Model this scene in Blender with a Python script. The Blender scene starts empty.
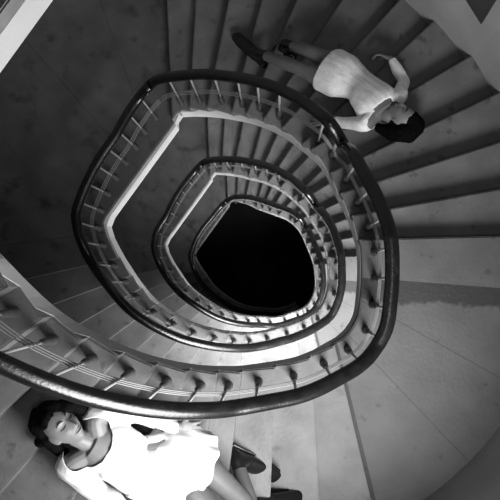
import bpy, bmesh, math, random
import numpy as np
from mathutils import Vector, Matrix, noise
random.seed(4)
SC = bpy.context.scene
COL = SC.collection
PI = math.pi
F, NX, NY, CZ = 850.0, 279.0, 281.0, 7.83          # lens in pixels, foot point of the plumb line, height of the eye
H = 4.2; RISE = H / 26.0; ZBR = 2.1                # one full turn, one riser, the lower right landing

def W(px, py, z):
    d = CZ - z
    return Vector(((px - NX) * d / F, (NY - py) * d / F, z))

# ------------------------------------------------------------------ materials
def mat(name, base, rough=0.6, spec=0.3, metal=0.0, var=0.0, scale=8.0, bump=0.0, bscale=60.0, build=None, coat=0.0):
    m = bpy.data.materials.new(name); m.use_nodes = True
    nt = m.node_tree; b = nt.nodes['Principled BSDF']
    b.inputs['Base Color'].default_value = (base, base, base, 1)
    b.inputs['Roughness'].default_value = rough
    b.inputs['Specular IOR Level'].default_value = spec
    b.inputs['Metallic'].default_value = metal
    b.inputs['Coat Weight'].default_value = coat
    tc = nt.nodes.new('ShaderNodeTexCoord')
    col = None
    if var > 0:
        n = nt.nodes.new('ShaderNodeTexNoise'); n.inputs['Scale'].default_value = scale; n.inputs['Detail'].default_value = 6
        nt.links.new(tc.outputs['Object'], n.inputs['Vector'])
        r = nt.nodes.new('ShaderNodeMapRange')
        r.inputs['From Min'].default_value = .3; r.inputs['From Max'].default_value = .7
        r.inputs['To Min'].default_value = base * (1 - var); r.inputs['To Max'].default_value = base * (1 + var)
        nt.links.new(n.outputs['Fac'], r.inputs['Value']); col = r.outputs['Result']
    if build: col = build(nt, tc, col, base)
    if col is not None: nt.links.new(col, b.inputs['Base Color'])
    if bump > 0:
        n2 = nt.nodes.new('ShaderNodeTexNoise'); n2.inputs['Scale'].default_value = bscale; n2.inputs['Detail'].default_value = 4
        nt.links.new(tc.outputs['Object'], n2.inputs['Vector'])
        bp = nt.nodes.new('ShaderNodeBump'); bp.inputs['Strength'].default_value = bump; bp.inputs['Distance'].default_value = .01
        nt.links.new(n2.outputs['Fac'], bp.inputs['Height']); nt.links.new(bp.outputs['Normal'], b.inputs['Normal'])
    return m

def mth(nt, op, a, b=None, clamp=False):
    n = nt.nodes.new('ShaderNodeMath'); n.operation = op; n.use_clamp = clamp
    for i, v in enumerate((a, b)):
        if v is None: continue
        if isinstance(v, (int, float)): n.inputs[i].default_value = v
        else: nt.links.new(v, n.inputs[i])
    return n.outputs[0]

def line_dist(nt, tc, p, q):
    """signed distance in plan from the line p-q (positive on its left)"""
    sx = nt.nodes.new('ShaderNodeSeparateXYZ'); nt.links.new(tc.outputs['Object'], sx.inputs[0])
    d = (Vector(q) - Vector(p)).to_2d(); d.normalize(); n = Vector((-d.y, d.x))
    a = mth(nt, 'MULTIPLY', sx.outputs[0], n.x); b = mth(nt, 'MULTIPLY', sx.outputs[1], n.y)
    return mth(nt, 'SUBTRACT', mth(nt, 'ADD', a, b), n.x * p[0] + n.y * p[1])

def spots(nt, tc, col, scale, lo, hi, dark):
    n = nt.nodes.new('ShaderNodeTexNoise'); n.inputs['Scale'].default_value = scale; n.inputs['Detail'].default_value = 3
    nt.links.new(tc.outputs['Object'], n.inputs['Vector'])
    r = nt.nodes.new('ShaderNodeMapRange'); r.inputs['From Min'].default_value = lo; r.inputs['From Max'].default_value = hi
    r.inputs['To Min'].default_value = 1; r.inputs['To Max'].default_value = dark
    nt.links.new(n.outputs['Fac'], r.inputs['Value'])
    return mth(nt, 'MULTIPLY', col, r.outputs['Result'])

def joints(nt, tc, col, lines, w=.0045, dark=.66):
    for p, q in lines:
        a = mth(nt, 'ABSOLUTE', line_dist(nt, tc, p, q))
        f = mth(nt, 'LESS_THAN', a, w)
        col = mth(nt, 'MULTIPLY', col, mth(nt, 'SUBTRACT', 1, mth(nt, 'MULTIPLY', f, 1 - dark)))
    return col

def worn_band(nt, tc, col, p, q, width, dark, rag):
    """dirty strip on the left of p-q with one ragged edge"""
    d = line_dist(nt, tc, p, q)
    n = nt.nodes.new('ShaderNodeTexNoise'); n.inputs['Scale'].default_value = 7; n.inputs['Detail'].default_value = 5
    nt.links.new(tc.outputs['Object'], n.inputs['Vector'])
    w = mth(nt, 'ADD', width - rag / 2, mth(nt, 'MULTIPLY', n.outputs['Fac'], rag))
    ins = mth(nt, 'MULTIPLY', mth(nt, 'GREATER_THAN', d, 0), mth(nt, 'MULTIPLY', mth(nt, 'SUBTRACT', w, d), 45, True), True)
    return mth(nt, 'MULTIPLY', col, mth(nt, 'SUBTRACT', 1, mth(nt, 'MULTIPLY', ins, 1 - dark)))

STONE = .105
def b_step(nt, tc, col, base): return spots(nt, tc, col, 9, .62, .72, .55)
def b_tl(nt, tc, col, base):
    col = spots(nt, tc, col, 5, .56, .72, .45)
    L = [(W(60, 80, 0), W(110, 137, 0)), (W(100, 0, 0), W(122, 62, 0)), (W(0, 246, 0), W(75, 236, 0)), (W(0, 178, 0), W(70, 215, 0))]
    return joints(nt, tc, col, L)
def b_br(nt, tc, col, base):
    col = spots(nt, tc, col, 9, .64, .74, .5)
    z = ZBR
    col = joints(nt, tc, col, [(W(372, 360, z), W(412, 402, z)), (W(396, 320, z), W(450, 350, z))])
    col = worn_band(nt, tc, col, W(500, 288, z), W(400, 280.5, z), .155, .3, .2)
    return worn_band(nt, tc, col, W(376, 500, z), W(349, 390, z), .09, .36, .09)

M = {}
M['step'] = mat('worn_stone', STONE, .55, .35, var=.22, scale=5, bump=.25, bscale=45, build=b_step)
M['tl'] = mat('stained_stone', STONE * .72, .55, .3, var=.22, scale=4, bump=.25, bscale=45, build=b_tl)
M['br'] = mat('landing_stone', STONE * .78, .55, .35, var=.16, scale=4, bump=.25, bscale=45, build=b_br)
M['end'] = mat('step_end_stone', .19, .7, .2, var=.2, scale=9, bump=.3)
M['plaster'] = mat('white_plaster', .46, .8, .2, var=.06, scale=3, bump=.15)
M['wall'] = mat('wall_plaster', .28, .85, .15, var=.1, scale=2.5, bump=.2, bscale=25)
def b_wood(nt, tc, col, base): return spots(nt, tc, col, 38, .55, .7, 1.7)
M['wood'] = mat('polished_dark_wood', .005, .25, .42, var=.5, scale=14, bump=.14, bscale=60, build=b_wood, coat=.0)
M['rod'] = mat('grey_painted_iron', .3, .45, .4, var=.12, scale=20)
M['collar'] = mat('dark_iron', .05, .5, .4, var=.2, scale=20)
M['wire'] = mat('pale_steel_rail', .17, .45, .4)
M['ground'] = mat('pit_dark_floor', .012, .8, .1, var=.2, scale=3)  # darkness of the unlit pit, put into the floor colour
M['frame'] = mat('white_window_frame', .7, .5, .3, var=.05)
M['dark'] = mat('shadow_dark', .03, .5, .3, var=.2)  # tone of the shadow wedge on the wall

# ------------------------------------------------------------------ object helpers
def link(name, bm, m, parent=None, smooth=True):
    me = bpy.data.meshes.new(name)
    bmesh.ops.recalc_face_normals(bm, faces=bm.faces[:]) if len(bm.faces) else None
    bm.to_mesh(me); bm.free()
    for k in (m if isinstance(m, (list, tuple)) else [m]): me.materials.append(k)
    if smooth:
        for p in me.polygons: p.use_smooth = True
    o = bpy.data.objects.new(name, me); COL.objects.link(o)
    if parent:
        o.parent = parent
        o.matrix_parent_inverse = Matrix.Translation(-parent.location)
    return o

def tag(o, label=None, cat=None, group=None, kind=None):
    if label: o['label'] = label
    if cat: o['category'] = cat
    if group: o['group'] = group
    if kind: o['kind'] = kind
    return o

def empty(name, loc, label, cat, group=None):
    o = bpy.data.objects.new(name, None); COL.objects.link(o); o.location = loc
    o.empty_display_size = .1
    return tag(o, label, cat, group)

def prism(bm, poly, z0, z1):
    """solid from a plan polygon; returns top face"""
    a = [bm.verts.new((p[0], p[1], z0)) for p in poly]
    b = [bm.verts.new((p[0], p[1], z1)) for p in poly]
    n = len(poly)
    bm.faces.new(a[::-1]); top = bm.faces.new(b)
    for i in range(n): bm.faces.new((a[i], a[(i + 1) % n], b[(i + 1) % n], b[i]))
    return top, a, b

def tube(bm, pts, rad, n=10, flat=1.0, caps=True):
    """tube along pts; rad number or list; flat squashes it upright"""
    pts = [Vector(p) for p in pts]; rings = []
    for i, p in enumerate(pts):
        t = (pts[min(i + 1, len(pts) - 1)] - pts[max(i - 1, 0)]).normalized()
        up = Vector((0, 0, 1)) if abs(t.z) < .95 else Vector((1, 0, 0))
        s = t.cross(up).normalized(); u = s.cross(t).normalized()
        r = rad[i] if isinstance(rad, (list, tuple)) else rad
        rings.append([bm.verts.new(p + s * (r * math.cos(2 * PI * k / n)) + u * (r * flat * math.sin(2 * PI * k / n))) for k in range(n)])
    for a, b in zip(rings, rings[1:]):
        for k in range(n): bm.faces.new((a[k], a[(k + 1) % n], b[(k + 1) % n], b[k]))
    if caps: bm.faces.new(rings[0][::-1]); bm.faces.new(rings[-1])
    return rings

# ------------------------------------------------------------------ plan of the stairwell
TRACE = [(0,363),(40,379),(60,388),(72,392),(110,401),(150,408),(200,410),(236,408),(250,405),(275,400.5),(314,390.5),(338,378),(366,361),(387,328),(390,300),(392,268),(391,240),(378,200),(361,170),(342.5,140),(310,106),(280,89),(250,80),(220,75),(200,74),(180,75.6),(156,79),(148,86),(116,135),(78,205),(75,212),(76,220),(78.7,236),(86.4,252),(94.7,268),(108,284),(122,304),(160,329),(188,341),(200,343),(230,347.5),(260,346),(280,341),(300,335),(319,325),(330,318),(338.5,300),(341.6,270),(337,240),(329,220),(321.6,212),(309.6,196),(294,180),(260,163.6),(230,159.4),(210,160),(203,162),(190,177),(166.4,216),(156,232),(153.6,248),(159,264),(165.6,275),(172,286),(180,293.6),(196,305),(212,315),(228,321),(244,324),(260,324.5),(292,320.5),(313,311),(322.4,292),(323,274),(320,257),(314.4,244),(307,228),(294,212),(276,206),(260,200.5),(252,197),(233,197),(226,201),(212,217),(196,239),(190,257)]
FL = {0:((20,280),(86,265)),1:((50,305),(103,285.5)),2:((80,323),(118,301)),3:((106,341),(137,318)),4:((135,351),(156,332)),5:((163,358),(177,342)),6:((190,364),(200,348)),7:((217,365),(222,352)),8:((240,364),(242,353))}
FA = {9:((231,456),(236,417)),10:((271.5,469),(274,412)),11:((319,500),(313,400)),12:((371,500),(345,390))}
EA = [((500,236),(400,238.5)),((500,189),(400,207)),((500,142),(400,174)),((500,92),(365,156)),((470,56),(412,90)),((432,22),(400,52)),((380,21),(310,97)),((342,0),(288,82)),((297,0),(264,74)),((262,0),(243,70)),((229,0),(216,64)),((196,0),(192,66)),((167,0),(170,68))]
NOSE = []                                           # 26 nosings: (outer point, inner point, height below the upper left landing)
for k in range(13):
    if k in FL: z = -RISE * k; o, i = FL[k]
    else: z = H - RISE * k; o, i = FA[k]
    NOSE.append((W(*o, z).to_2d(), W(*i, z).to_2d(), -RISE * k))
for k in range(13):
    z = ZBR - RISE * k; o, i = EA[k]
    NOSE.append((W(*o, z).to_2d(), W(*i, z).to_2d(), -RISE * (13 + k)))

WALL_P = [(-180,2.75),(-165,2.45),(-150,2.2),(-135,2.05),(-120,1.93),(-105,1.86),(-90,1.82),(-75,1.79),(-60,1.77),(-45,1.765),(-30,1.785),(-15,1.83),(0,1.9),(20,2.0),(41,2.13),(59,2.33),(75,2.55),(90,2.8),(105,3.1),(120,3.3),(135,3.35),(150,3.3),(165,3.1)]
wa = np.radians([p[0] for p in WALL_P] + [180]); wr = np.array([p[1] for p in WALL_P] + [2.75])
def Rwall(phi): return float(np.interp((phi + PI) % (2 * PI) - PI, wa, wr))

tr = np.array(TRACE, float) - (NX, NY); tph = np.unwrap(np.arctan2(-tr[:, 1], tr[:, 0])); trp = np.hypot(tr[:, 0], tr[:, 1])
P0 = tph[0]
GRID = np.radians(np.arange(-270, 1000, 1.5))       # unwrapped angle, falling counter-clockwise
def rpx(phi): return np.interp(phi, tph, trp)
def cross_phi(line, R):
    """angle where a nosing line meets the curve R(phi mod turn)"""
    o, i = line[0], line[1]; d = (i - o)
    best = None
    for s in np.linspace(-.4, 3.5, 800):
        p = o + d * s
        g = p.length - R(math.atan2(p.y, p.x))
        if best is not None and best > 0 >= g: return math.atan2(p.y, p.x), p
        best = g
    return math.atan2(i.y, i.x), i

def knots(phis):
    """unwrapped angles / heights of the pitch line through the nosings over several turns"""
    a, zz = [], []
    for t in range(-1, 4):
        off = 2 * PI * t - 0
        z0 = H - H * t                               # turn t starts at the upper-left landing at height z0
        ph = [p + off for p in phis]
        for k in range(26): a.append(ph[k]); zz.append(z0 - RISE * k)
        a.append(ph[12] + (ph[12] - ph[11])); zz.append(z0 - 13 * RISE)
        a.append(ph[25] + (ph[25] - ph[24])); zz.append(z0 - 26 * RISE)
    q = sorted(zip(a, zz)); return np.array([x[0] for x in q]), np.array([x[1] for x in q])
RAILH = .90
# first guess of the plan, refined until angles and depths agree
phis = []
for o, i, z in NOSE: phis.append(math.atan2(i.y, i.x))
phis = list(np.unwrap(phis))
def smooth(v, n):
    k = np.hanning(2 * n + 3)[1:-1]; k /= k.sum()
    return np.convolve(np.pad(v, n, mode='edge'), k, 'valid')
while phis[0] > -PI * .75: phis = [p - 2 * PI for p in phis]
while phis[0] < -PI * 1.5: phis = [p + 2 * PI for p in phis]
for it in range(4):
    ka, kz = knots(phis)
    zz = smooth(np.interp(GRID, ka, kz), 2)
    R = np.zeros(len(GRID))
    R = rpx(GRID) * (CZ - (zz + RAILH)) / F
    per = int(round(2 * PI / (GRID[1] - GRID[0])))
    ia = int(np.argmax(GRID >= P0)); ib = len(GRID) - 1 - int(np.argmax(GRID[::-1] <= tph[-1]))
    ca = R[ia] / R[ia + per]; cb = R[ib] / R[ib - per]           # beyond the seen stretch: like the turn next to it
    for j in range(ia - 1, -1, -1): R[j] = R[j + per] * (1 + (ca - 1) * max(0, 1 - (GRID[ia] - GRID[j]) / 1.3))
    for j in range(ib + 1, len(GRID)): R[j] = R[j - per] * (1 + (cb - 1) * max(0, 1 - (GRID[j] - GRID[ib]) / 1.3))
    soft = smooth(smooth(R, 5), 4); crisp = smooth(R, 1)
    dg = np.degrees(GRID) % 360
    wgt = np.clip((34 - np.abs(dg - 141)) / 8, 0, 1)             # the two corners of the upper left landing stay crisp
    R = soft * (1 - wgt) + crisp * wgt
    Rf = lambda ph, t=0: float(np.interp(ph, GRID, R))
    new = []
    for k, (o, i, z) in enumerate(NOSE):
        c, p = cross_phi((o, i), lambda q: Rf(q + 2 * PI * round((phis[k] - q) / (2 * PI))))
        new.append(c + 2 * PI * round((phis[k] - c) / (2 * PI)))
    phis = new
PHI = phis
def zpitch(phi): return float(np.interp(phi, GRID, zz))
INSET = .082
def rail_xy(phi): r = float(np.interp(phi, GRID, R)); return Vector((r * math.cos(phi), r * math.sin(phi)))
rail_pts = [rail_xy(g) for g in GRID]
inner_pts = []
for j in range(len(GRID)):
    t = (rail_pts[min(j + 1, len(GRID) - 1)] - rail_pts[max(j - 1, 0)]).normalized()
    inner_pts.append(rail_pts[j] + Vector((-t.y, t.x)) * INSET)
inner_a = np.unwrap([math.atan2(p.y, p.x) for p in inner_pts]); inner_a += 2 * PI * round((GRID[0] - inner_a[0]) / (2 * PI))
inner_r = np.array([p.length for p in inner_pts])
def poly_r(phi, p, q):                               # ray from the centre against the straight landing edge p-q
    d = Vector((math.cos(phi), math.sin(phi))); e = q - p
    return (p.x * e.y - p.y * e.x) / (d.x * e.y - d.y * e.x)
CA, CB = W(184.5, 121, -.33).to_2d(), W(110, 223.5, -.33).to_2d()
fa_, fb_ = math.degrees(math.atan2(CA.y, CA.x)), math.degrees(math.atan2(CB.y, CB.x))
for j, g in enumerate(inner_a):
    q = math.degrees(g) % 360
    if fa_ <= q <= fb_: inner_r[j] = poly_r(g, CA, CB)
    else:
        gap = fa_ - q if q < fa_ else q - fb_
        if gap < 14:
            c = CA if q < fa_ else CB; k = 1 - gap / 14
            jj = int(np.argmin(np.abs(inner_a - (g + math.radians(gap if q < fa_ else -gap)))))
            inner_r[j] += k * (c.length - np.array([p.length for p in inner_pts])[jj])
def Rin(phi): return float(np.interp(phi, inner_a, inner_r))
def inner_xy(phi): r = Rin(phi); return Vector((r * math.cos(phi), r * math.sin(phi)))
def wall_xy(phi): r = Rwall(phi); return Vector((r * math.cos(phi), r * math.sin(phi)))

def nosing(t, k):
    """ends of nosing k on turn t: (inner angle, outer angle)"""
    o, i, z = NOSE[k]; base = PHI[k] + 2 * PI * t
    un = lambda q, ref: q + 2 * PI * round((ref - q) / (2 * PI))
    d = (i - o); a_in = a_out = None; prev = None
    for s in np.linspace(-6, 4, 2500):
        p = o + d.normalized() * s; ph = un(math.atan2(p.y, p.x), base)
        if abs(ph - base) > 1.2: prev = None; continue
        gi, go = p.length - Rin(ph), p.length - Rwall(ph)
        if prev is not None:
            if prev[1] > 0 >= go and a_out is None: a_out = ph
            if prev[0] > 0 >= gi and a_in is None and a_out is not None: a_in = ph
        prev = (gi, go)
    return (a_in if a_in is not None else base), (a_out if a_out is not None else base)
def arc_in(a, b, n=None):
    n = n or max(2, int(abs(b - a) / .035) + 1)
    return [inner_xy(q) for q in np.linspace(a, b, n)]
def arc_out(a, b, n=None):
    n = n or max(2, int(abs(b - a) / .05) + 1)
    return [wall_xy(q) for q in np.linspace(a, b, n)]

# ------------------------------------------------------------------ the stone stairs, turn by turn
TURNS = [0, 1, 2, 3]; LAST = 13                                 # turn 0 starts off the upper left landing at z = 4.2
TLAB = ['uppermost turn of worn stone stairs, with both women lying on it',
        'second turn of stone stairs down, with the broad dark landing at upper left',
        'third turn of stone stairs down, small and partly lit around the black pit',
        'lowest dim turn of stone stairs at the rim of the black pit']
BLAB = ['large uppermost dark-wood handrail on grey rods, sweeping past both women',
        'middle dark-wood handrail on grey rods, second turn down the well',
        'third dark-wood handrail on rods, small loop around the black pit',
        'lowest dim handrail on rods sinking into the black pit']

def step_mesh(poly_in, poly_out, z1, th, nose_first):
    bm = bmesh.new()
    poly = poly_in + poly_out[::-1]
    top, a, b = prism(bm, poly, z1 - th, z1)
    bm.normal_update()
    es = [e for e in top.edges if set(e.verts) == {b[len(poly_in) - 1], b[len(poly_in)]}]
    ins = [e for e in top.edges if e.verts[0] in b[:len(poly_in)] and e.verts[1] in b[:len(poly_in)]]
    bmesh.ops.bevel(bm, geom=es + ins, offset=.009, segments=2, affect='EDGES')
    return bm

stair_roots = []
for t in TURNS:
    z0 = H - H * t
    root = empty('stone_staircase', (0, 0, z0 - H / 2), TLAB[t], 'staircase', 'turns of the spiral stone staircase')
    stair_roots.append(root)
    nz = [nosing(t, k) for k in range(26)]
    prevE = nosing(t - 1, 25) if t > 0 else (nz[0][0] - .95, nz[0][1] - 1.2)
    if t > 0: pass
    # upper-left landing of this turn
    lst = [('landing', prevE, nz[0], z0, 'tl')]
    for k in range(1, 13): lst.append(('step', nz[k - 1], nz[k], z0 - RISE * k, 'step'))
    lst.append(('landing', nz[12], nz[13], z0 - RISE * 13, 'br'))
    for k in range(14, 26): lst.append(('step', nz[k - 1], nz[k], z0 - RISE * k, 'step'))
    if t == 3: lst = lst[:13]
    for name, A, B, z, mk in lst:
        ov = .05                                     # tucks under the step above
        pi_ = arc_in(A[0], B[0]); po = arc_out(A[1], B[1])
        d0 = (pi_[1] - pi_[0]).normalized(); d1 = (po[1] - po[0]).normalized()
        if name == 'step' or mk == 'br' or t > 0:
            pi_[0] = pi_[0] - d0 * ov; po[0] = po[0] - d1 * ov
        th = RISE + .03 if name == 'step' else .13
        o = link(name, step_mesh(pi_, po, z - (0), th, True), [M[mk]], root, smooth=False)
        # the end of each stone, on the well side, is left rough
        o.data.materials.append(M['end'])
        for p in o.data.polygons:
            if abs(p.normal.z) < .3:
                c = p.center; ph = math.atan2(c.y, c.x)
                ph += 2 * PI * round(((A[0] + B[0]) / 2 - ph) / (2 * PI))
                if abs(c.xy.length - Rin(ph)) < .02: p.material_index = 1
    # plaster body under the stones: inner face, underside, out to the wall
    a0, a1 = prevE[0], nz[25][0] + (0.0)
    sts = []
    def add(ai, ao, ztop, zbot): sts.append((ai, ao, ztop, zbot))
    for A, B, zA, zB in [(prevE, nz[0], z0, z0)] + [(nz[k - 1], nz[k], z0 - RISE * (k - 1), z0 - RISE * k) for k in range(1, 13)] + \
            [(nz[12], nz[13], z0 - 13 * RISE, z0 - 13 * RISE)] + [(nz[k - 1], nz[k], z0 - RISE * (k - 1), z0 - RISE * k) for k in range(14, 26)]:
        n = max(2, int((B[0] - A[0]) / .06) + 1)
        flat = zA == zB
        for j in range(n):
            s = j / n
            zb = (zA + (zB - zA) * s) - .40
            if flat: zb = zA - .36
            add(A[0] + (B[0] - A[0]) * s, A[1] + (B[1] - A[1]) * s, (zA - RISE - .02 if not flat else zA - .12), zb)
    if t == 3: sts = sts[:[i for i, q in enumerate(sts) if q[0] >= nz[12][0]][0]]
    else: add(nz[25][0], nz[25][1], z0 - 25 * RISE - RISE - .02, z0 - 25 * RISE - .40)
    zb = np.array([s[3] for s in sts]); zb2 = np.convolve(np.pad(zb, 3, mode='edge'), np.ones(7) / 7, 'valid')
    bm = bmesh.new(); rows = []
    for (ai, ao, ztop, _), zbm in zip(sts, zb2):
        e = inner_xy(ai); e = e - e.normalized() * .004; w = wall_xy(ao)
        ztop = max(ztop, zbm + .02)
        rows.append([bm.verts.new((e.x, e.y, ztop)), bm.verts.new((e.x, e.y, zbm)), bm.verts.new((w.x, w.y, zbm)), bm.verts.new((w.x, w.y, ztop))])
    for a, b in zip(rows, rows[1:]):
        for q in range(4): bm.faces.new((a[q], a[(q + 1) % 4], b[(q + 1) % 4], b[q]))
    bm.faces.new(rows[0]); bm.faces.new(rows[-1][::-1])
    link('plaster_stringer', bm, M['plaster'], root, smooth=False)['label'] = 'white plaster band under the stone step ends'

    # ---------------- balustrade of this turn
    br = empty('balustrade', (0, 0, z0 - H / 2), BLAB[t], 'balustrade', 'turns of the spiral balustrade')
    fa, fb = prevE[0], nz[25][0]
    if t == 3: fb = nz[12][0]
    if t == 0: fa = prevE[0] + .05
    sel = [g for g in np.arange(fa, fb + .012, .025)]
    def path(dz, off=0.0):
        out = []
        for g in sel:
            p = rail_xy(g)
            if off: p = p - p.normalized() * off
            out.append((p.x, p.y, zpitch(g) + dz))
        return out
    bm = bmesh.new(); tube(bm, path(RAILH - .01), .043, 14, .72); link('handrail', bm, M['wood'], br)
    bm = bmesh.new(); tube(bm, path(RAILH - .075, .012), .006, 6); link('top_rod', bm, M['wire'], br)
    for dz in (.26, .32, .38):
        bm = bmesh.new(); tube(bm, path(dz, .004), .0042, 6); link('guard_wire', bm, M['wire'], br)
    spots_ = []
    ph = [n[0] for n in nz]; rp = [PHI[k] + 2 * PI * t for k in range(26)]
    def spread(a, b, z, n0, n1):
        L = 0; qs = np.linspace(a, b, 60); P = [rail_xy(q) for q in qs]
        cum = [0]
        for i in range(59): cum.append(cum[-1] + (P[i + 1] - P[i]).length)
        n = max(1, round(cum[-1] / .165))
        for s in (np.arange(n) + .5) / n * cum[-1]: spots_.append((float(np.interp(s, cum, qs)), z))
    spread(fa + .02, rp[0] - .01, z0, 0, 0)
    for k in range(1, 13): spots_.append(((rp[k - 1] + rp[k]) / 2, z0 - RISE * k))
    if t < 3: spread(rp[12], rp[13], z0 - 13 * RISE, 0, 0)
    for k in range(14, 26) if t < 3 else (): spots_.append(((rp[k - 1] + rp[k]) / 2, z0 - RISE * k))
    for q, z in spots_:
        p = rail_xy(q); zt = zpitch(q) + RAILH - .03
        bm = bmesh.new()
        tube(bm, [(p.x, p.y, z), (p.x, p.y, zt)], .0085, 8)
        rod = link('baluster', bm, M['rod'], br)
        bm = bmesh.new()
        tube(bm, [(p.x, p.y, z - .002), (p.x, p.y, z + .012), (p.x, p.y, z + .03), (p.x, p.y, z + .21), (p.x, p.y, z + .25)], [.027, .027, .024, .019, .009], 10)
        c = link('collar', bm, M['collar'], rod)
# ------------------------------------------------------------------ the two women
M['skin'] = mat('skin', .13, .5, .35, var=.08, scale=14, bump=.05)
M['hair'] = mat('dark_hair', .003, .75, .02, var=.4, scale=60, bump=.4, bscale=150)
M['leg_tone'] = mat('shaded_leg_skin', .065, .4, .25, var=.06, scale=20)  # shade on the legs, put into a darker colour than the skin
M['lash'] = mat('dark_lashes', .03, .6, .2)
M['lip'] = mat('lips', .17, .4, .4)
M['leather'] = mat('black_leather', .006, .3, .3, bump=.05)
def b_rib(nt, tc, col, base):
    return spots(nt, tc, col, 22, .4, .8, .86)
M['knit'] = mat('white_ribbed_knit', .85, .8, .15, var=.05, scale=30, bump=.5, bscale=90, build=b_rib)
M['linen'] = mat('white_linen', .52, .75, .15, var=.03, scale=10, bump=.12, bscale=120)

def zp2(x, y):
    """height of the pitch line through the nosings of the uppermost turn"""
    p = Vector((x, y)); best = None
    for k in range(25):
        if k == 12: continue
        o0, i0, z0 = NOSE[k]; o1, i1, z1 = NOSE[k + 1]
        def sd(o, i):
            e = (o - i).normalized(); q = p - i
            return e.x * q.y - e.y * q.x, e.dot(q)
        a, al = sd(o0, i0); b, bl = sd(o1, i1)
        if al < -1.0: continue
        if a >= -1e-9 > -1e-6 - abs(b) and b < 0 and a >= 0:
            s = a / (a - b); d = abs(al)
            if best is None or d < best[0]: best = (d, H + z0 + (z1 - z0) * s)
    return best[1] if best else None
def P(px, py, off):
    z = 2.8 if py > 281 else 1.3
    for _ in range(12):
        w_ = W(px, py, z); q = zp2(w_.x, w_.y)
        if q is None: break
        z = .5 * z + .5 * (q + off)
    return W(px, py, z)

def catmull(pts, n=6):
    P_ = [pts[0] * 2 - pts[1]] + list(pts) + [pts[-1] * 2 - pts[-2]]; out = []
    for i in range(1, len(P_) - 2):
        a, b, c, d = P_[i - 1:i + 3]
        for k in range(n):
            t = k / n
            out.append(.5 * ((2 * b) + (c - a) * t + (2 * a - 5 * b + 4 * c - d) * t * t + (3 * b - a - 3 * c + d) * t ** 3))
    out.append(P_[-2]); return out
def limb(bm, pts, rad, n=14, sub=5, ends=True):
    V4 = [Vector((*p, r)) for p, r in zip(pts, rad)]
    V4 = catmull(V4, sub)
    pp = [v.xyz for v in V4]; rr = [v.w for v in V4]
    if ends:                                         # rounded ends
        for s in (0, -1):
            d = (pp[0] - pp[1]).normalized() if s == 0 else (pp[-1] - pp[-2]).normalized()
            add = [(pp[s] + d * rr[s] * math.sin(a), rr[s] * math.cos(a)) for a in (.5, 1.0, 1.35)]
            if s == 0: pp = [q[0] for q in add[::-1]] + pp; rr = [q[1] for q in add[::-1]] + rr
            else: pp += [q[0] for q in add]; rr += [q[1] for q in add]
    tube(bm, pp, rr, n)
def loft(bm, st, n=24, power=2.3):
    """st: (centre, half width, half depth, side, front)"""
    rings = []
    for c, a, b, s, f in st:
        r = []
        for k in range(n):
            t = 2 * PI * k / n; x, y = math.cos(t), math.sin(t)
            x = math.copysign(abs(x) ** (2 / power), x); y = math.copysign(abs(y) ** (2 / power), y)
            r.append(bm.verts.new(c + s * (a * x) + f * (b * y)))
        rings.append(r)
    for a, b in zip(rings, rings[1:]):
        for k in range(n): bm.faces.new((a[k], a[(k + 1) % n], b[(k + 1) % n], b[k]))
    bm.faces.new(rings[0][::-1]); bm.faces.new(rings[-1])
def ball(bm, c, r, fr=None):
    g = bmesh.ops.create_uvsphere(bm, u_segments=20, v_segments=14, radius=1)
    X, Y, Z = fr or (Vector((1, 0, 0)), Vector((0, 1, 0)), Vector((0, 0, 1)))
    for v in g['verts']: v.co = Vector(c) + X * (v.co.x * r[0]) + Y * (v.co.y * r[1]) + Z * (v.co.z * r[2])
def fuse(bm, voxel, it=4, fac=.5):
    """one continuous skin over overlapping volumes"""
    bmesh.ops.recalc_face_normals(bm, faces=bm.faces[:])
    me = bpy.data.meshes.new('tmp'); bm.to_mesh(me); bm.free()
    o = bpy.data.objects.new('tmp', me); COL.objects.link(o)
    m = o.modifiers.new('r', 'REMESH'); m.mode = 'VOXEL'; m.voxel_size = voxel
    if it: s = o.modifiers.new('s', 'SMOOTH'); s.factor = fac; s.iterations = it
    dg = bpy.context.evaluated_depsgraph_get(); dg.update()
    out = bpy.data.meshes.new_from_object(o.evaluated_get(dg))
    bpy.data.objects.remove(o); b2 = bmesh.new(); b2.from_mesh(out); bpy.data.meshes.remove(out); bpy.data.meshes.remove(me)
    return b2
def G(x, s): return math.exp(-(x / s) ** 2)
def face_point(x, z, y):
    """unit direction -> head surface in head space (x her left, y face, z crown), metres"""
    X, Y, Z = x * .073, y * .094, z * .115
    if z < 0:
        k = abs(z) ** 1.4
        X *= 1 - .36 * k
        if y < 0: Y *= 1 - .35 * k
        else: Y *= 1 - .04 * k
    if y > 0:
        fr = min(1, y / .5)
        Y -= .006 * fr * G(Z - .0, .07)
        t = (.018 - Z) / .058
        if 0 < t < 1.25:
            hgt = .024 * (t if t < 1 else max(0, 1 - (t - 1) / .25))
            Y += fr * hgt * G(X, .0095 + .006 * min(t, 1))
        for s in (-1, 1):
            Y += fr * (-.011 * G(math.hypot((X - s * .031) / 1.25, Z - .004), .0155) + .0045 * G(math.hypot((X - s * .031) / 1.3, Z - .002), .0105))
            Y += fr * .005 * G(X - s * .03, .02) * G(Z - .026, .007)
            Y += fr * .004 * G(X - s * .043, .018) * G(Z + .03, .018)
        Y += fr * (.0075 * G(X, .019) * (G(Z + .057, .0055) + G(Z + .069, .006)) - .004 * G(X, .022) * G(Z + .063, .0035))
        Y += fr * .008 * G(X, .02) * G(Z + .099, .014)
    return Vector((X, Y, Z))
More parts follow.
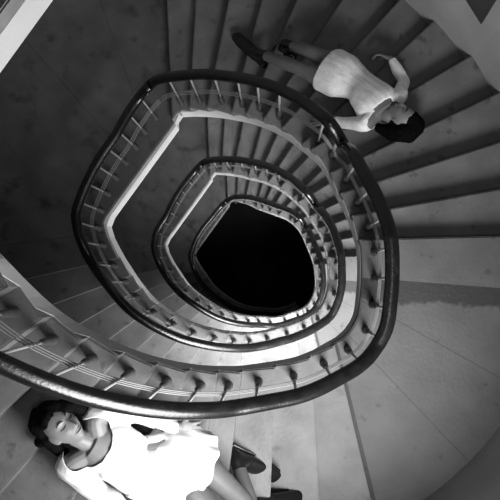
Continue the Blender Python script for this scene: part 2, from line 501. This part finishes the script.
def head_mesh(bm, C, fr, sc):
    nu, nv = 72, 56; rows = []
    for j in range(1, nv):
        b = PI * j / nv; r = []
        for i in range(nu):
            a = 2 * PI * i / nu
            p = face_point(math.sin(b) * math.cos(a), math.cos(b), math.sin(b) * math.sin(a))
            r.append(bm.verts.new(C + (fr[0] * p.x + fr[1] * p.y + fr[2] * p.z) * sc))
        rows.append(r)
    for a, b in zip(rows, rows[1:]):
        for i in range(nu): bm.faces.new((a[i], b[i], b[(i + 1) % nu], a[(i + 1) % nu]))
    bm.faces.new(rows[0]); bm.faces.new(rows[-1][::-1])
    for s in (-1, 1):
        e = C + (fr[0] * (s * .072) + fr[1] * -.008 + fr[2] * -.012) * sc
        ball(bm, e, (.009 * sc, .019 * sc, .031 * sc), (fr[0], (fr[1] - fr[0] * s * .35).normalized(), (fr[2] - fr[1] * .2).normalized()))
def surf(x, z):
    """front of the head at (x, z) metres"""
    zz_ = max(-.98, min(.98, z / .115)); k = 1 - .36 * abs(zz_) ** 1.4 if zz_ < 0 else 1
    xx = x / (.073 * k); y = math.sqrt(max(.02, 1 - zz_ * zz_ - xx * xx))
    return face_point(xx, zz_, y)
def hand(bm, wrist, d, pn, side, curl=.5, sc=1.0, spread=.16):
    """palm and five fingers; d along the hand, pn out of the palm, side: +1 thumb along d x pn"""
    d = d.normalized(); pn = (pn - d * pn.dot(d)).normalized(); w = d.cross(pn) * side
    def pt(a, b, c): return wrist + (d * a + w * b + pn * c) * sc
    loft(bm, [(pt(-.012, 0, 0), .023 * sc, .018 * sc, w, pn), (pt(.015, 0, 0), .027 * sc, .016 * sc, w, pn), (pt(.05, .0, 0), .037 * sc, .014 * sc, w, pn), (pt(.085, -.001, 0), .038 * sc, .011 * sc, w, pn), (pt(.092, -.001, 0), .03 * sc, .007 * sc, w, pn)], 16)
    for i, (b, L) in enumerate(((.029, .072), (.0095, .08), (-.0105, .074), (-.03, .058))):
        a = spread * (1.2 - i * .8); q = pt(.078, b, 0); ang = 0; pts = [q]
        dirw = (d * math.cos(a) + w * math.sin(a)).normalized()
        for f_, c_ in ((.45, .45), (.3, .65), (.25, .5)):
            ang += c_ * curl * (1 + .15 * i)
            q = q + (dirw * math.cos(ang) + pn * math.sin(ang)) * (L * f_ * sc + .006 * (f_ == .45)); pts.append(q)
        limb(bm, pts, [.0095 * sc, .0088 * sc, .008 * sc, .0068 * sc], 10, 3)
    limb(bm, [pt(.02, .022, .004), pt(.048, .046, .012), pt(.072, .056, .02 + .01 * curl), pt(.092, .056, .028 + .02 * curl)], [.014 * sc, .0115 * sc, .0095 * sc, .0075 * sc], 10, 3)
def shoe(name, root, ankle, toe, up, shin, sc=1.0, shaft=.07, heel=.03):
    d = (toe - ankle); L = d.length; d.normalize(); up = (up - d * up.dot(d)).normalized(); s = d.cross(up)
    bm = bmesh.new()
    def st(a, w_, lo, hi): return (ankle + d * a + up * ((lo + hi) / 2), w_ * sc, (hi - lo) / 2, s, up)
    loft(bm, [st(-.06, .018, -.07, -.02), st(-.05, .03, -.085, .0), st(-.02, .035, -.085, .045), st(.03, .037, -.085, .035), st(.08, .042, -.085, -.005), st(L * .72, .045, -.085, -.03), st(L * .9, .041, -.084, -.036), st(L * .97, .031, -.083, -.042), st(L, .016, -.08, -.055)], 20)
    limb(bm, [ankle - d * .012, ankle + shin.normalized() * shaft * .5, ankle + shin.normalized() * shaft], [.042, .041, .046], 16)
    b2 = fuse(bm, .006, 3)
    o = link(name, b2, M['leather'], root)
    bm = bmesh.new()
    loft(bm, [st(-.062, .02, -.1, -.08), st(-.05, .034, -.1, -.08), st(.03, .036, -.096, -.08), st(.08, .043, -.093, -.08), st(L * .72, .047, -.093, -.08), st(L * .94, .038, -.092, -.08), st(L + .004, .014, -.09, -.078)], 20)
    loft(bm, [st(-.06, .022, -.1 - heel, -.09), st(-.035, .032, -.1 - heel, -.09), st(.0, .03, -.1 - heel, -.09)], 16)
    link('sole', bm, M['leather'], o)
    return o

def make_person(label, spec):
    J = spec['J']; root = None
    spine = [J[k] for k in ('neck', 'chest', 'rib', 'waist', 'hip', 'seat')]
    upv = Vector((0, 0, 1)); S = []
    for i, c in enumerate(spine):
        t = (spine[min(i + 1, 5)] - spine[max(i - 1, 0)]).normalized()
        s = t.cross(upv).normalized(); f = s.cross(t).normalized(); S.append((s, f, t))
    W_, D_ = spec['w'], spec['d']
    def torso(grow_w, grow_d, k0=0, k1=6):
        st = [(Vector((*spine[i], 0)), W_[i] + grow_w, D_[i] + grow_d) for i in range(k0, k1)]
        a = catmull([Vector((*spine[i], 0.0)) for i in range(k0, k1)], 5)
        ws = catmull([Vector((W_[i] + grow_w, D_[i] + grow_d, 0)) for i in range(k0, k1)], 5)
        out = []
        for j, c in enumerate(a):
            i = min(k0 + j // 5, 5); i2 = min(i + 1, 5); q = (j % 5) / 5
            s = S[i][0].lerp(S[i2][0], q).normalized(); f = S[i][1].lerp(S[i2][1], q).normalized()
            out.append((c.xyz, ws[j].x, ws[j].y, s, f))
        return out
    C, fr, sc = spec['head']
    bm = bmesh.new()
    loft(bm, torso(0, 0))
    # bust
    for sgn in (-1, 1) if spec['bust'] else ():
        c = J['chest'].lerp(J['rib'], .45) + S[1][0] * (sgn * .068) + S[1][1] * (D_[1] * .42)
        ball(bm, c, (.062, .062, .056), (S[1][0], S[1][1], S[1][2]))
    # neck
    nb = C + (fr[1] * -.022 + fr[2] * -.06) * sc
    limb(bm, [J['neck'] + S[0][2] * .03 - S[0][1] * .01, J['neck'] - S[0][2] * .03, nb], [.062, .05, .05], 16)
    head_mesh(bm, C, fr, sc)
    for sd in ('L', 'R'):
        sh, el, wr = J['sh' + sd], J['el' + sd], J['wr' + sd]
        root_ = J['chest'].lerp(sh, .45) - S[0][2] * .02
        limb(bm, [root_, sh, sh.lerp(el, .5), el, el.lerp(wr, .35), wr], [.06, .052, .044, .038, .038, .026], 14)
        hd = spec['hand' + sd]
        limb(bm, [wr, wr + hd[0].normalized() * .02], [.026, .024], 12)
        hand(bm, wr + hd[0].normalized() * .015, hd[0], hd[1], hd[2], hd[3], spec.get('hs', 1))
        hp, kn, an = J['hp' + sd], J['kn' + sd], J['an' + sd]
        limb(bm, [hp, hp.lerp(kn, .35), hp.lerp(kn, .75), kn, kn.lerp(an, .3), kn.lerp(an, .65), an], [.088, .08, .062, .054, .055, .044, .034], 16)
        tv = (J['to' + sd] - an).normalized(); lv = (an - kn).normalized()
        limb(bm, [an, an + lv * .025 + tv * .01, an + lv * .035 + tv * .03], [.034, .028, .02], 12)
    body = link('person', fuse(bm, .0045, 3), M['skin'])
    tag(body, label, 'person')
    # face details
    for sgn in (-1, 1):
        for nm, pts, r, off, mk in (('eyebrow', [(.013, .021), (.022, .026), (.034, .0285), (.047, .023)], [.0022, .0034, .003, .0014], .0012, 'lash'),
                                    ('eyelash', [(.0165, .000), (.023, -.0035), (.031, -.005), (.039, -.0035), (.046, .001)], [.0012, .0021, .0024, .0023, .0012], .0008, 'lash')):
            bm = bmesh.new(); q = []
            for x, z in pts:
                p = surf(sgn * x, z); q.append(C + (fr[0] * p.x + fr[1] * (p.y + off) + fr[2] * p.z) * sc)
            limb(bm, q, r, 8, 3); link(nm, bm, M[mk], body)
    bm = bmesh.new()
    for pts, r in (([(-.024, -.062), (-.012, -.0575), (-.004, -.0562), (0, -.0572), (.004, -.0562), (.012, -.0575), (.024, -.062)], [.0012, .0034, .0042, .0038, .0042, .0034, .0012]),
                   ([(-.023, -.0635), (-.012, -.068), (0, -.0695), (.012, -.068), (.023, -.0635)], [.0012, .004, .0052, .004, .0012])):
        q = []
        for x, z in pts:
            p = surf(x, z); q.append(C + (fr[0] * p.x + fr[1] * (p.y - .0005) + fr[2] * p.z) * sc)
        limb(bm, q, r, 8, 3)
    link('lips', bm, M['lip'], body)
    bm = bmesh.new(); q = []
    for x, z in ((-.024, -.0625), (-.012, -.0628), (0, -.0634), (.012, -.0628), (.024, -.0625)):
        p = surf(x, z); q.append(C + (fr[0] * p.x + fr[1] * (p.y + .0028) + fr[2] * p.z) * sc)
    limb(bm, q, [.001, .0014, .0016, .0014, .001], 6, 3); link('mouth_line', bm, M['lash'], body)
    # hair: a cap that leaves the face free, and loose masses of hair round it
    bm = bmesh.new(); nu, nv = 60, 44; rows = []
    for j in range(1, nv):
        b = PI * j / nv; r = []
        for i in range(nu):
            a = 2 * PI * i / nu; x, z, y = math.sin(b) * math.cos(a), math.cos(b), math.sin(b) * math.sin(a)
            p = face_point(x, z, y)
            h = max((z - .64 + .12 * abs(x)) * 5, (-.16 - y) * 5 + .35 * max(-1, min(1, (z + .15) * 4)))
            h = max(0, min(1, h + .5)); k = .93 + h * .17
            r.append(bm.verts.new(C + (fr[0] * p.x + fr[1] * p.y + fr[2] * p.z) * sc * k))
        rows.append(r)
    for a, b in zip(rows, rows[1:]):
        for i in range(nu): bm.faces.new((a[i], b[i], b[(i + 1) % nu], a[(i + 1) % nu]))
    bm.faces.new(rows[0]); bm.faces.new(rows[-1][::-1])
    for pts, rad in spec['locks']: limb(bm, pts, rad, 12, 4)
    hb = fuse(bm, .006, 2)
    for v in hb.verts:
        n = noise.noise(v.co * 20) * .006 + noise.noise(v.co * 70) * .003
        v.co += v.normal * n
    link('hair', hb, M['hair'], body)
    # dress
    bm = bmesh.new(); g = spec['ease']
    st = torso(g, g); hem = spec['hem']
    for c, w_, d_, s, f in hem: st.append((c, w_, d_, s, f))
    loft(bm, st[2:], 28, 2.2)
    for sgn in (-1, 1) if spec['bust'] else ():
        c = J['chest'].lerp(J['rib'], .45) + S[1][0] * (sgn * .068) + S[1][1] * (D_[1] * .42)
        ball(bm, c, (.062 + g, .062 + g, .056 + g), (S[1][0], S[1][1], S[1][2]))
    for sd in ('L', 'R'):
        sh, el, wr = J['sh' + sd], J['el' + sd], J['wr' + sd]
        root_ = J['chest'].lerp(sh, .45) - S[0][2] * .02; k = spec['cuff']; sl = spec['sleeve']
        end = el.lerp(wr, k); 
        limb(bm, [root_, sh, sh.lerp(el, .5), el, el.lerp(wr, k * .5), end], [.06 + g, .052 + sl, .044 + sl, .038 + sl, .038 + sl, .026 + sl * spec['cuffk']], 16)
    db = fuse(bm, .006, 4)
    fold = spec['fold']; ax = (J['seat'] - J['chest']).normalized()
    db.normal_update()
    for v in db.verts:
        a = ax.dot(v.co - J['waist']); k = spec['foldamp'](a)
        q = v.co - ax * (a * .82)
        v.co += v.normal * (noise.noise(q * fold + Vector((3, 1, a * 3))) * k)
    # open neckline, cuffs and hem
    kill = []
    NC, NR, Nf = spec['neckline']
    hc, hx = hem[-1][0], spec['hemaxis']
    for f in db.faces:
        c = f.calc_center_median(); q = c - NC
        inn = (q.dot(Nf[0]) / NR[0]) ** 2 + (q.dot(Nf[1]) / NR[1]) ** 2 + (q.dot(Nf[2]) / NR[2]) ** 2 < 1
        if inn or (c - hc).dot(hx) > -.012: kill.append(f); continue
        for sd in (() if spec['bust'] else ('L', 'R')):
            e = J['el' + sd].lerp(J['wr' + sd], spec['cuff']); dx = (J['wr' + sd] - J['el' + sd]).normalized()
            if (c - e).length < .09 and (c - e).dot(dx) > .004: kill.append(f); break
    bmesh.ops.delete(db, geom=kill, context='FACES')
    bmesh.ops.delete(db, geom=[v for v in db.verts if not v.link_faces], context='VERTS')
    for _ in range(6):                                # even out the cut edges
        mv = {}
        for v in db.verts:
            nb_ = [e.other_vert(v).co for e in v.link_edges if e.is_boundary]
            if len(nb_) == 2: mv[v] = (nb_[0] + nb_[1]) / 4 + v.co / 2
        for v, c in mv.items(): v.co = c
    d_o = link('dress', db, spec['cloth'], body)
    so = d_o.modifiers.new('thickness', 'SOLIDIFY'); so.thickness = .004; so.offset = -1
    for sd in ('L', 'R'):
        if not spec['bust']: continue
        hp, kn, an = J['hp' + sd], J['kn' + sd], J['an' + sd]; bm = bmesh.new(); lv = (an - kn).normalized()
        limb(bm, [hp.lerp(kn, .2), hp.lerp(kn, .35), hp.lerp(kn, .75), kn, kn.lerp(an, .3), kn.lerp(an, .65), an], [.086, .082, .064, .056, .057, .046, .036], 20)
        link('leg_shade', fuse(bm, .006, 2), M['leg_tone'], body)  # darker layer over the bare leg, added to tone the light down
    for sd in ('L', 'R'):
        shoe('shoe', body, J['an' + sd], J['to' + sd], (J['kn' + sd] - J['an' + sd]).normalized() + Vector((0, 0, spec['upmix'])), J['kn' + sd] - J['an' + sd], sc=spec['wide'], shaft=spec['shaft'], heel=spec['heel'])
    return body

def frame_head(cimg, yaw, tiltz, roll=0):
    """cimg: chin direction in the picture; yaw + turns the face to her left; returns (x her left, y face, z crown)"""
    c = Vector((cimg[0], -cimg[1], tiltz)).normalized()
    up = Vector((0, 0, 1)); n = (up - c * up.dot(c)).normalized(); r = n.cross(c)
    # her left is on the viewer's right
    f = n * math.cos(yaw) + r * math.sin(yaw); x = r * math.cos(yaw) - n * math.sin(yaw)
    return (x, f, -c)
V = Vector
# ---- the woman lying under the handrail, lower left of the picture
J = dict(neck=P(89, 442, .13), chest=P(104, 447, .125), rib=P(121, 456, .12), waist=P(139, 465, .115), hip=P(168, 461, .13), seat=P(184, 465, .13),
         shL=P(97, 417, .115), elL=P(137, 412, .08), wrL=P(176, 426, .2), shR=P(70, 466, .115), elR=P(98, 492, .04), wrR=P(129, 509, .12),
         hpL=P(182, 447, .13), knL=P(248, 505, .14), anL=P(238, 462, -.02), toL=P(280, 486, -.03),
         hpR=P(180, 478, .13), knR=P(236, 545, .40), anR=P(264, 506, .0), toR=P(318, 500, -.03))
hx = (J['seat'] - J['hip']).normalized()
s0 = hx.cross(V((0, 0, 1))).normalized(); f0 = s0.cross(hx).normalized()
hem = [(P(193, 467, .15), .215, .12, s0, f0), (P(199, 468, .15), .215, .125, s0, f0), (P(203, 469, .15), .205, .125, s0, f0)]
frA = frame_head((.79, .61), math.radians(38), -.28)
CA_ = P(61, 426, .13)
tx = (J['rib'] - J['neck']).normalized(); sx_ = tx.cross(V((0, 0, 1))).normalized(); fx = sx_.cross(tx)
make_person('larger woman in a loose white dress lying on the bright steps under the handrail',
    dict(J=J, w=[.085, .15, .147, .15, .22, .215], d=[.065, .095, .095, .085, .11, .115], head=(CA_, frA, 1.12),
         handL=(P(206, 431, .2) - J['wrL'], V((0, 0, -1)), 1, .35), handR=(V((.8, .1, -.3)), V((0, 0, -1)), -1, .5),
         hem=hem, hemaxis=hx, ease=.014, sleeve=.022, cuff=.93, cuffk=.6, fold=V((17, 17, 17)), foldamp=lambda a: .03 if a > -.02 else .014,
         neckline=(P(88, 445, .2), (.158, .105, .20), (sx_, tx, fx)), cloth=M['linen'],
         shoeupL=V((-.2, .1, 1)), shoeupR=V((-.2, .1, 1)), shaft=.09, heel=.012, bust=True, upmix=1.1, wide=1.3,
         locks=[([P(62, 410, .12), P(48, 410, .09), P(38, 420, .06)], [.04, .05, .035]), ([P(50, 432, .1), P(40, 425, .08), P(38, 415, .06)], [.05, .06, .04]),
                ([P(60, 408, .1), P(74, 405, .1), P(86, 411, .08)], [.045, .04, .03]), ([P(48, 438, .08), P(56, 448, .05), P(66, 455, .03)], [.04, .035, .03]),
                ([P(44, 436, .06), P(40, 442, .04)], [.035, .03])]))
# ---- the woman lying on the flight at upper right
J = dict(neck=P(386, 113, .125), chest=P(378, 105, .12), rib=P(368, 95, .115), waist=P(358, 85, .11), hip=P(344, 77, .12), seat=P(338, 74.5, .12),
         shR=P(399, 97, .115), elR=P(403.5, 81, .0), wrR=P(392, 59.5, .06), shL=P(365, 124, .11), elL=P(343, 123, .03), wrL=P(331, 122, .04),
         hpR=P(340, 66, .12), knR=P(311, 52, .17), anR=P(285, 44, .06), toR=P(272, 41, -.10),
         hpL=P(333, 82, .12), knL=P(296, 67, .17), anL=P(258, 53, .08), toL=P(232, 29, .07))
hx = (J['seat'] - J['waist']).normalized()
s0 = hx.cross(V((0, 0, 1))).normalized(); f0 = s0.cross(hx).normalized()
hem = [(P(332, 71.5, .125), .185, .12, s0, f0), (P(328.5, 70, .125), .182, .118, s0, f0), (P(326, 69, .125), .175, .115, s0, f0)]
frB = frame_head((-.9, -.42), math.radians(-52), -.25)
tx = (J['rib'] - J['neck']).normalized(); sx_ = tx.cross(V((0, 0, 1))).normalized(); fx = sx_.cross(tx)
make_person('smaller woman in a short tight white dress and black boots on the dark flight',
    dict(J=J, w=[.085, .155, .135, .118, .165, .17], d=[.065, .095, .095, .085, .11, .115], head=(P(402, 117.5, .12), frB, 1.04),
         handR=(V((-.75, .35, -.1)), V((-.3, -.9, -.3)), -1, .75), handL=(V((-.9, .1, -.2)), V((0, 0, -1)), 1, .5),
         hem=hem, hemaxis=hx, ease=.011, sleeve=.007, cuff=.96, cuffk=.9, fold=V((30, 30, 30)), foldamp=lambda a: .005,
         neckline=(P(387, 114, .19), (.175, .085, .17), (sx_, tx, fx)), cloth=M['knit'],
         shoeupL=V((.45, .25, .85)), shoeupR=V((.5, .2, .85)), shaft=.1, heel=.035, bust=False, upmix=1.3, wide=1.1,
         locks=[([P(412, 124, .1), P(404, 134, .07), P(392, 134, .05)], [.05, .06, .05]), ([P(414, 118, .09), P(418, 126, .07), P(410, 136, .05)], [.045, .055, .05]),
                ([P(402, 132, .08), P(388, 131, .05), P(379, 128, .05)], [.06, .05, .035])]))
# ------------------------------------------------------------------ room shell
ZB, ZT = ZBR - H * 3 , 8.6
WIN_C, WIN_H = math.radians(-69), .46               # windows over the lower right landing, half angle
wins = [(ZBR - H * t + 1.3, ZBR - H * t + 3.0) for t in (0, 1, 2)]
def wall_piece(name, a0, a1, holes):
    bm = bmesh.new(); th = .25
    n = max(2, int((a1 - a0) / .06)); A = list(np.linspace(a0, a1, n))
    if holes: A = sorted(set([a for a in A if abs(a - (WIN_C - WIN_H)) > .02 and abs(a - (WIN_C + WIN_H)) > .02] + [WIN_C - WIN_H, WIN_C + WIN_H]))
    Z = [ZB, ZT]
    if holes:
        for lo, hi in wins: Z += [lo, hi]
    Z = sorted(Z); vi = {}; vo = {}
    def v(d, a, z, r):
        if (a, z) not in d:
            q = wall_xy(a); q = q + q.normalized() * r; d[(a, z)] = bm.verts.new((q.x, q.y, z))
        return d[(a, z)]
    for a, b in zip(A, A[1:]):
        for z, w in zip(Z, Z[1:]):
            hole = holes and a >= WIN_C - WIN_H - 1e-6 and b <= WIN_C + WIN_H + 1e-6 and any(abs(z - lo) < 1e-6 for lo, hi in wins)
            if hole:
                fa_ = [(a, z), (b, z), (b, w), (a, w)]
                for (p, q) in ((0, 1), (2, 3)):
                    bm.faces.new((v(vi, *fa_[p], 0), v(vi, *fa_[q], 0), v(vo, *fa_[q], th), v(vo, *fa_[p], th)))
                if abs(a - (WIN_C - WIN_H)) < 1e-6: bm.faces.new((v(vi, a, z, 0), v(vi, a, w, 0), v(vo, a, w, th), v(vo, a, z, th)))
                if abs(b - (WIN_C + WIN_H)) < 1e-6: bm.faces.new((v(vi, b, z, 0), v(vi, b, w, 0), v(vo, b, w, th), v(vo, b, z, th)))
                continue
            bm.faces.new((v(vi, a, z, 0), v(vi, b, z, 0), v(vi, b, w, 0), v(vi, a, w, 0)))
            bm.faces.new((v(vo, a, z, th), v(vo, a, w, th), v(vo, b, w, th), v(vo, b, z, th)))
    o = link(name, bm, M['wall'], smooth=False); tag(o, kind='structure'); return o
wall_piece('wall_right', math.radians(-110), math.radians(70), True)
wall_piece('wall_left', math.radians(70), math.radians(250), False)
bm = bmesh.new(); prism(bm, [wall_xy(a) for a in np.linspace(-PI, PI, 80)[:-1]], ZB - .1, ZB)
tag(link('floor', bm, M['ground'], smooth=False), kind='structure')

def box(bm, c, sx, sy, sz, u, w):
    vs = []
    for z in (-sz, sz):
        for s, q in ((-1, -1), (1, -1), (1, 1), (-1, 1)):
            vs.append(bm.verts.new(Vector(c) + u * (s * sx) + w * (q * sy) + Vector((0, 0, z))))
    for f in ((0, 3, 2, 1), (4, 5, 6, 7), (0, 1, 5, 4), (1, 2, 6, 5), (2, 3, 7, 6), (3, 0, 4, 7)): bm.faces.new([vs[i] for i in f])
glass = bpy.data.materials.new('window_glass'); glass.use_nodes = True
gn = glass.node_tree; gn.nodes.remove(gn.nodes['Principled BSDF'])
g1 = gn.nodes.new('ShaderNodeBsdfTransparent'); g2 = gn.nodes.new('ShaderNodeBsdfGlossy'); g2.inputs['Roughness'].default_value = .02
g3 = gn.nodes.new('ShaderNodeMixShader'); g3.inputs[0].default_value = .06
gn.links.new(g1.outputs[0], g3.inputs[1]); gn.links.new(g2.outputs[0], g3.inputs[2]); gn.links.new(g3.outputs[0], gn.nodes['Material Output'].inputs[0])
nrm = Vector((math.cos(WIN_C), math.sin(WIN_C), 0)); tan = Vector((-nrm.y, nrm.x, 0))
for i, (lo, hi) in enumerate(wins):
    hw = math.sin(WIN_H) * Rwall(WIN_C - WIN_H) + .02
    c = nrm * (Rwall(WIN_C) + .14); c.z = (lo + hi) / 2
    bm = bmesh.new(); hh = (hi - lo) / 2
    for s in (-1, 1):
        box(bm, c + tan * (s * (hw - .03)), .035, .03, hh, tan, nrm)
        box(bm, c + Vector((0, 0, s * (hh - .035))), hw, .03, .035, tan, nrm)
    box(bm, c, .025, .025, hh, tan, nrm); box(bm, c + Vector((0, 0, .2)), hw, .025, .02, tan, nrm)
    w = link('window_%d' % (i + 1), bm, M['frame'], smooth=False); tag(w, kind='structure')
    bm = bmesh.new(); box(bm, c, hw, .004, hh, tan, nrm); link('window_pane', bm, glass, w, smooth=False)
    bm = bmesh.new(); sc_ = nrm * (Rwall(WIN_C) + .12) ; sc_.z = lo - .02
    box(bm, sc_, hw, .13, .02, tan, nrm); link('window_sill', bm, M['frame'], w, smooth=False)

# wedge of shadow on the upper right wall, built as a thin plate
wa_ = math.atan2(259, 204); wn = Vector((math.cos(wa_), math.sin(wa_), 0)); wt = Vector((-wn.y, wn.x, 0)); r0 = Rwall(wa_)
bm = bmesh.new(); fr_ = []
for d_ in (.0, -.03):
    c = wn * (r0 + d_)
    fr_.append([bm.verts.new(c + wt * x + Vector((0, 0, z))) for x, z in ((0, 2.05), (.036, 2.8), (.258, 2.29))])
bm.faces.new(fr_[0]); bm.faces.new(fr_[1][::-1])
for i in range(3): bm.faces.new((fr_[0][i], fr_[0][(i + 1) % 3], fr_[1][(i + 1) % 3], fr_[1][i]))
tag(link('wall_shadow', bm, M['dark'], smooth=False), 'dark pointed wedge of shadow, built as a plate, on the pale curved wall', 'shadow_plate')

# ------------------------------------------------------------------ light
def area(name, loc, target, size, energy, sy=None, spread=None):
    l = bpy.data.lights.new(name, 'AREA'); l.energy = energy; l.size = size
    if spread: l.spread = spread
    if sy: l.shape = 'RECTANGLE'; l.size_y = sy
    o = bpy.data.objects.new(name, l); COL.objects.link(o); o.location = loc
    o.rotation_euler = (Vector(target) - Vector(loc)).to_track_quat('-Z', 'Y').to_euler(); return o
for (lo, hi), e, dn, spr, sw in zip(wins, (200, 350, 450), (-.95, -1.4, -1.5), (2.35, 2.1, 2.0), (-.3, 0, 0)):
    c = nrm * (Rwall(WIN_C) + .3); c.z = (lo + hi) / 2 + .1
    area('window_daylight', c, c - nrm * 1.0 + tan * sw + Vector((0, 0, dn)), 1.55, e, 1.6, spr)
area('skylight', (.7, -.9, 11.0), (.3, -.5, 0), .8, 56)
w = bpy.data.worlds.new('World'); SC.world = w; w.use_nodes = True
w.node_tree.nodes['Background'].inputs[0].default_value = (1, 1, 1, 1); w.node_tree.nodes['Background'].inputs[1].default_value = .02

cam = bpy.data.cameras.new('camera'); co = bpy.data.objects.new('camera', cam); COL.objects.link(co)
co.location = (0, 0, CZ); co.rotation_euler = (0, 0, 0)
cam.sensor_width = 36; cam.lens = F / 500 * 36; cam.shift_x = -(NX - 250) / 500; cam.shift_y = (NY - 250) / 500
cam.clip_start = .02; cam.clip_end = 100
SC.camera = co
SC.view_settings.view_transform = 'Standard'; SC.view_settings.look = 'None'; SC.view_settings.gamma = 1; SC.view_settings.exposure = 0
SC.view_settings.use_curve_mapping = False
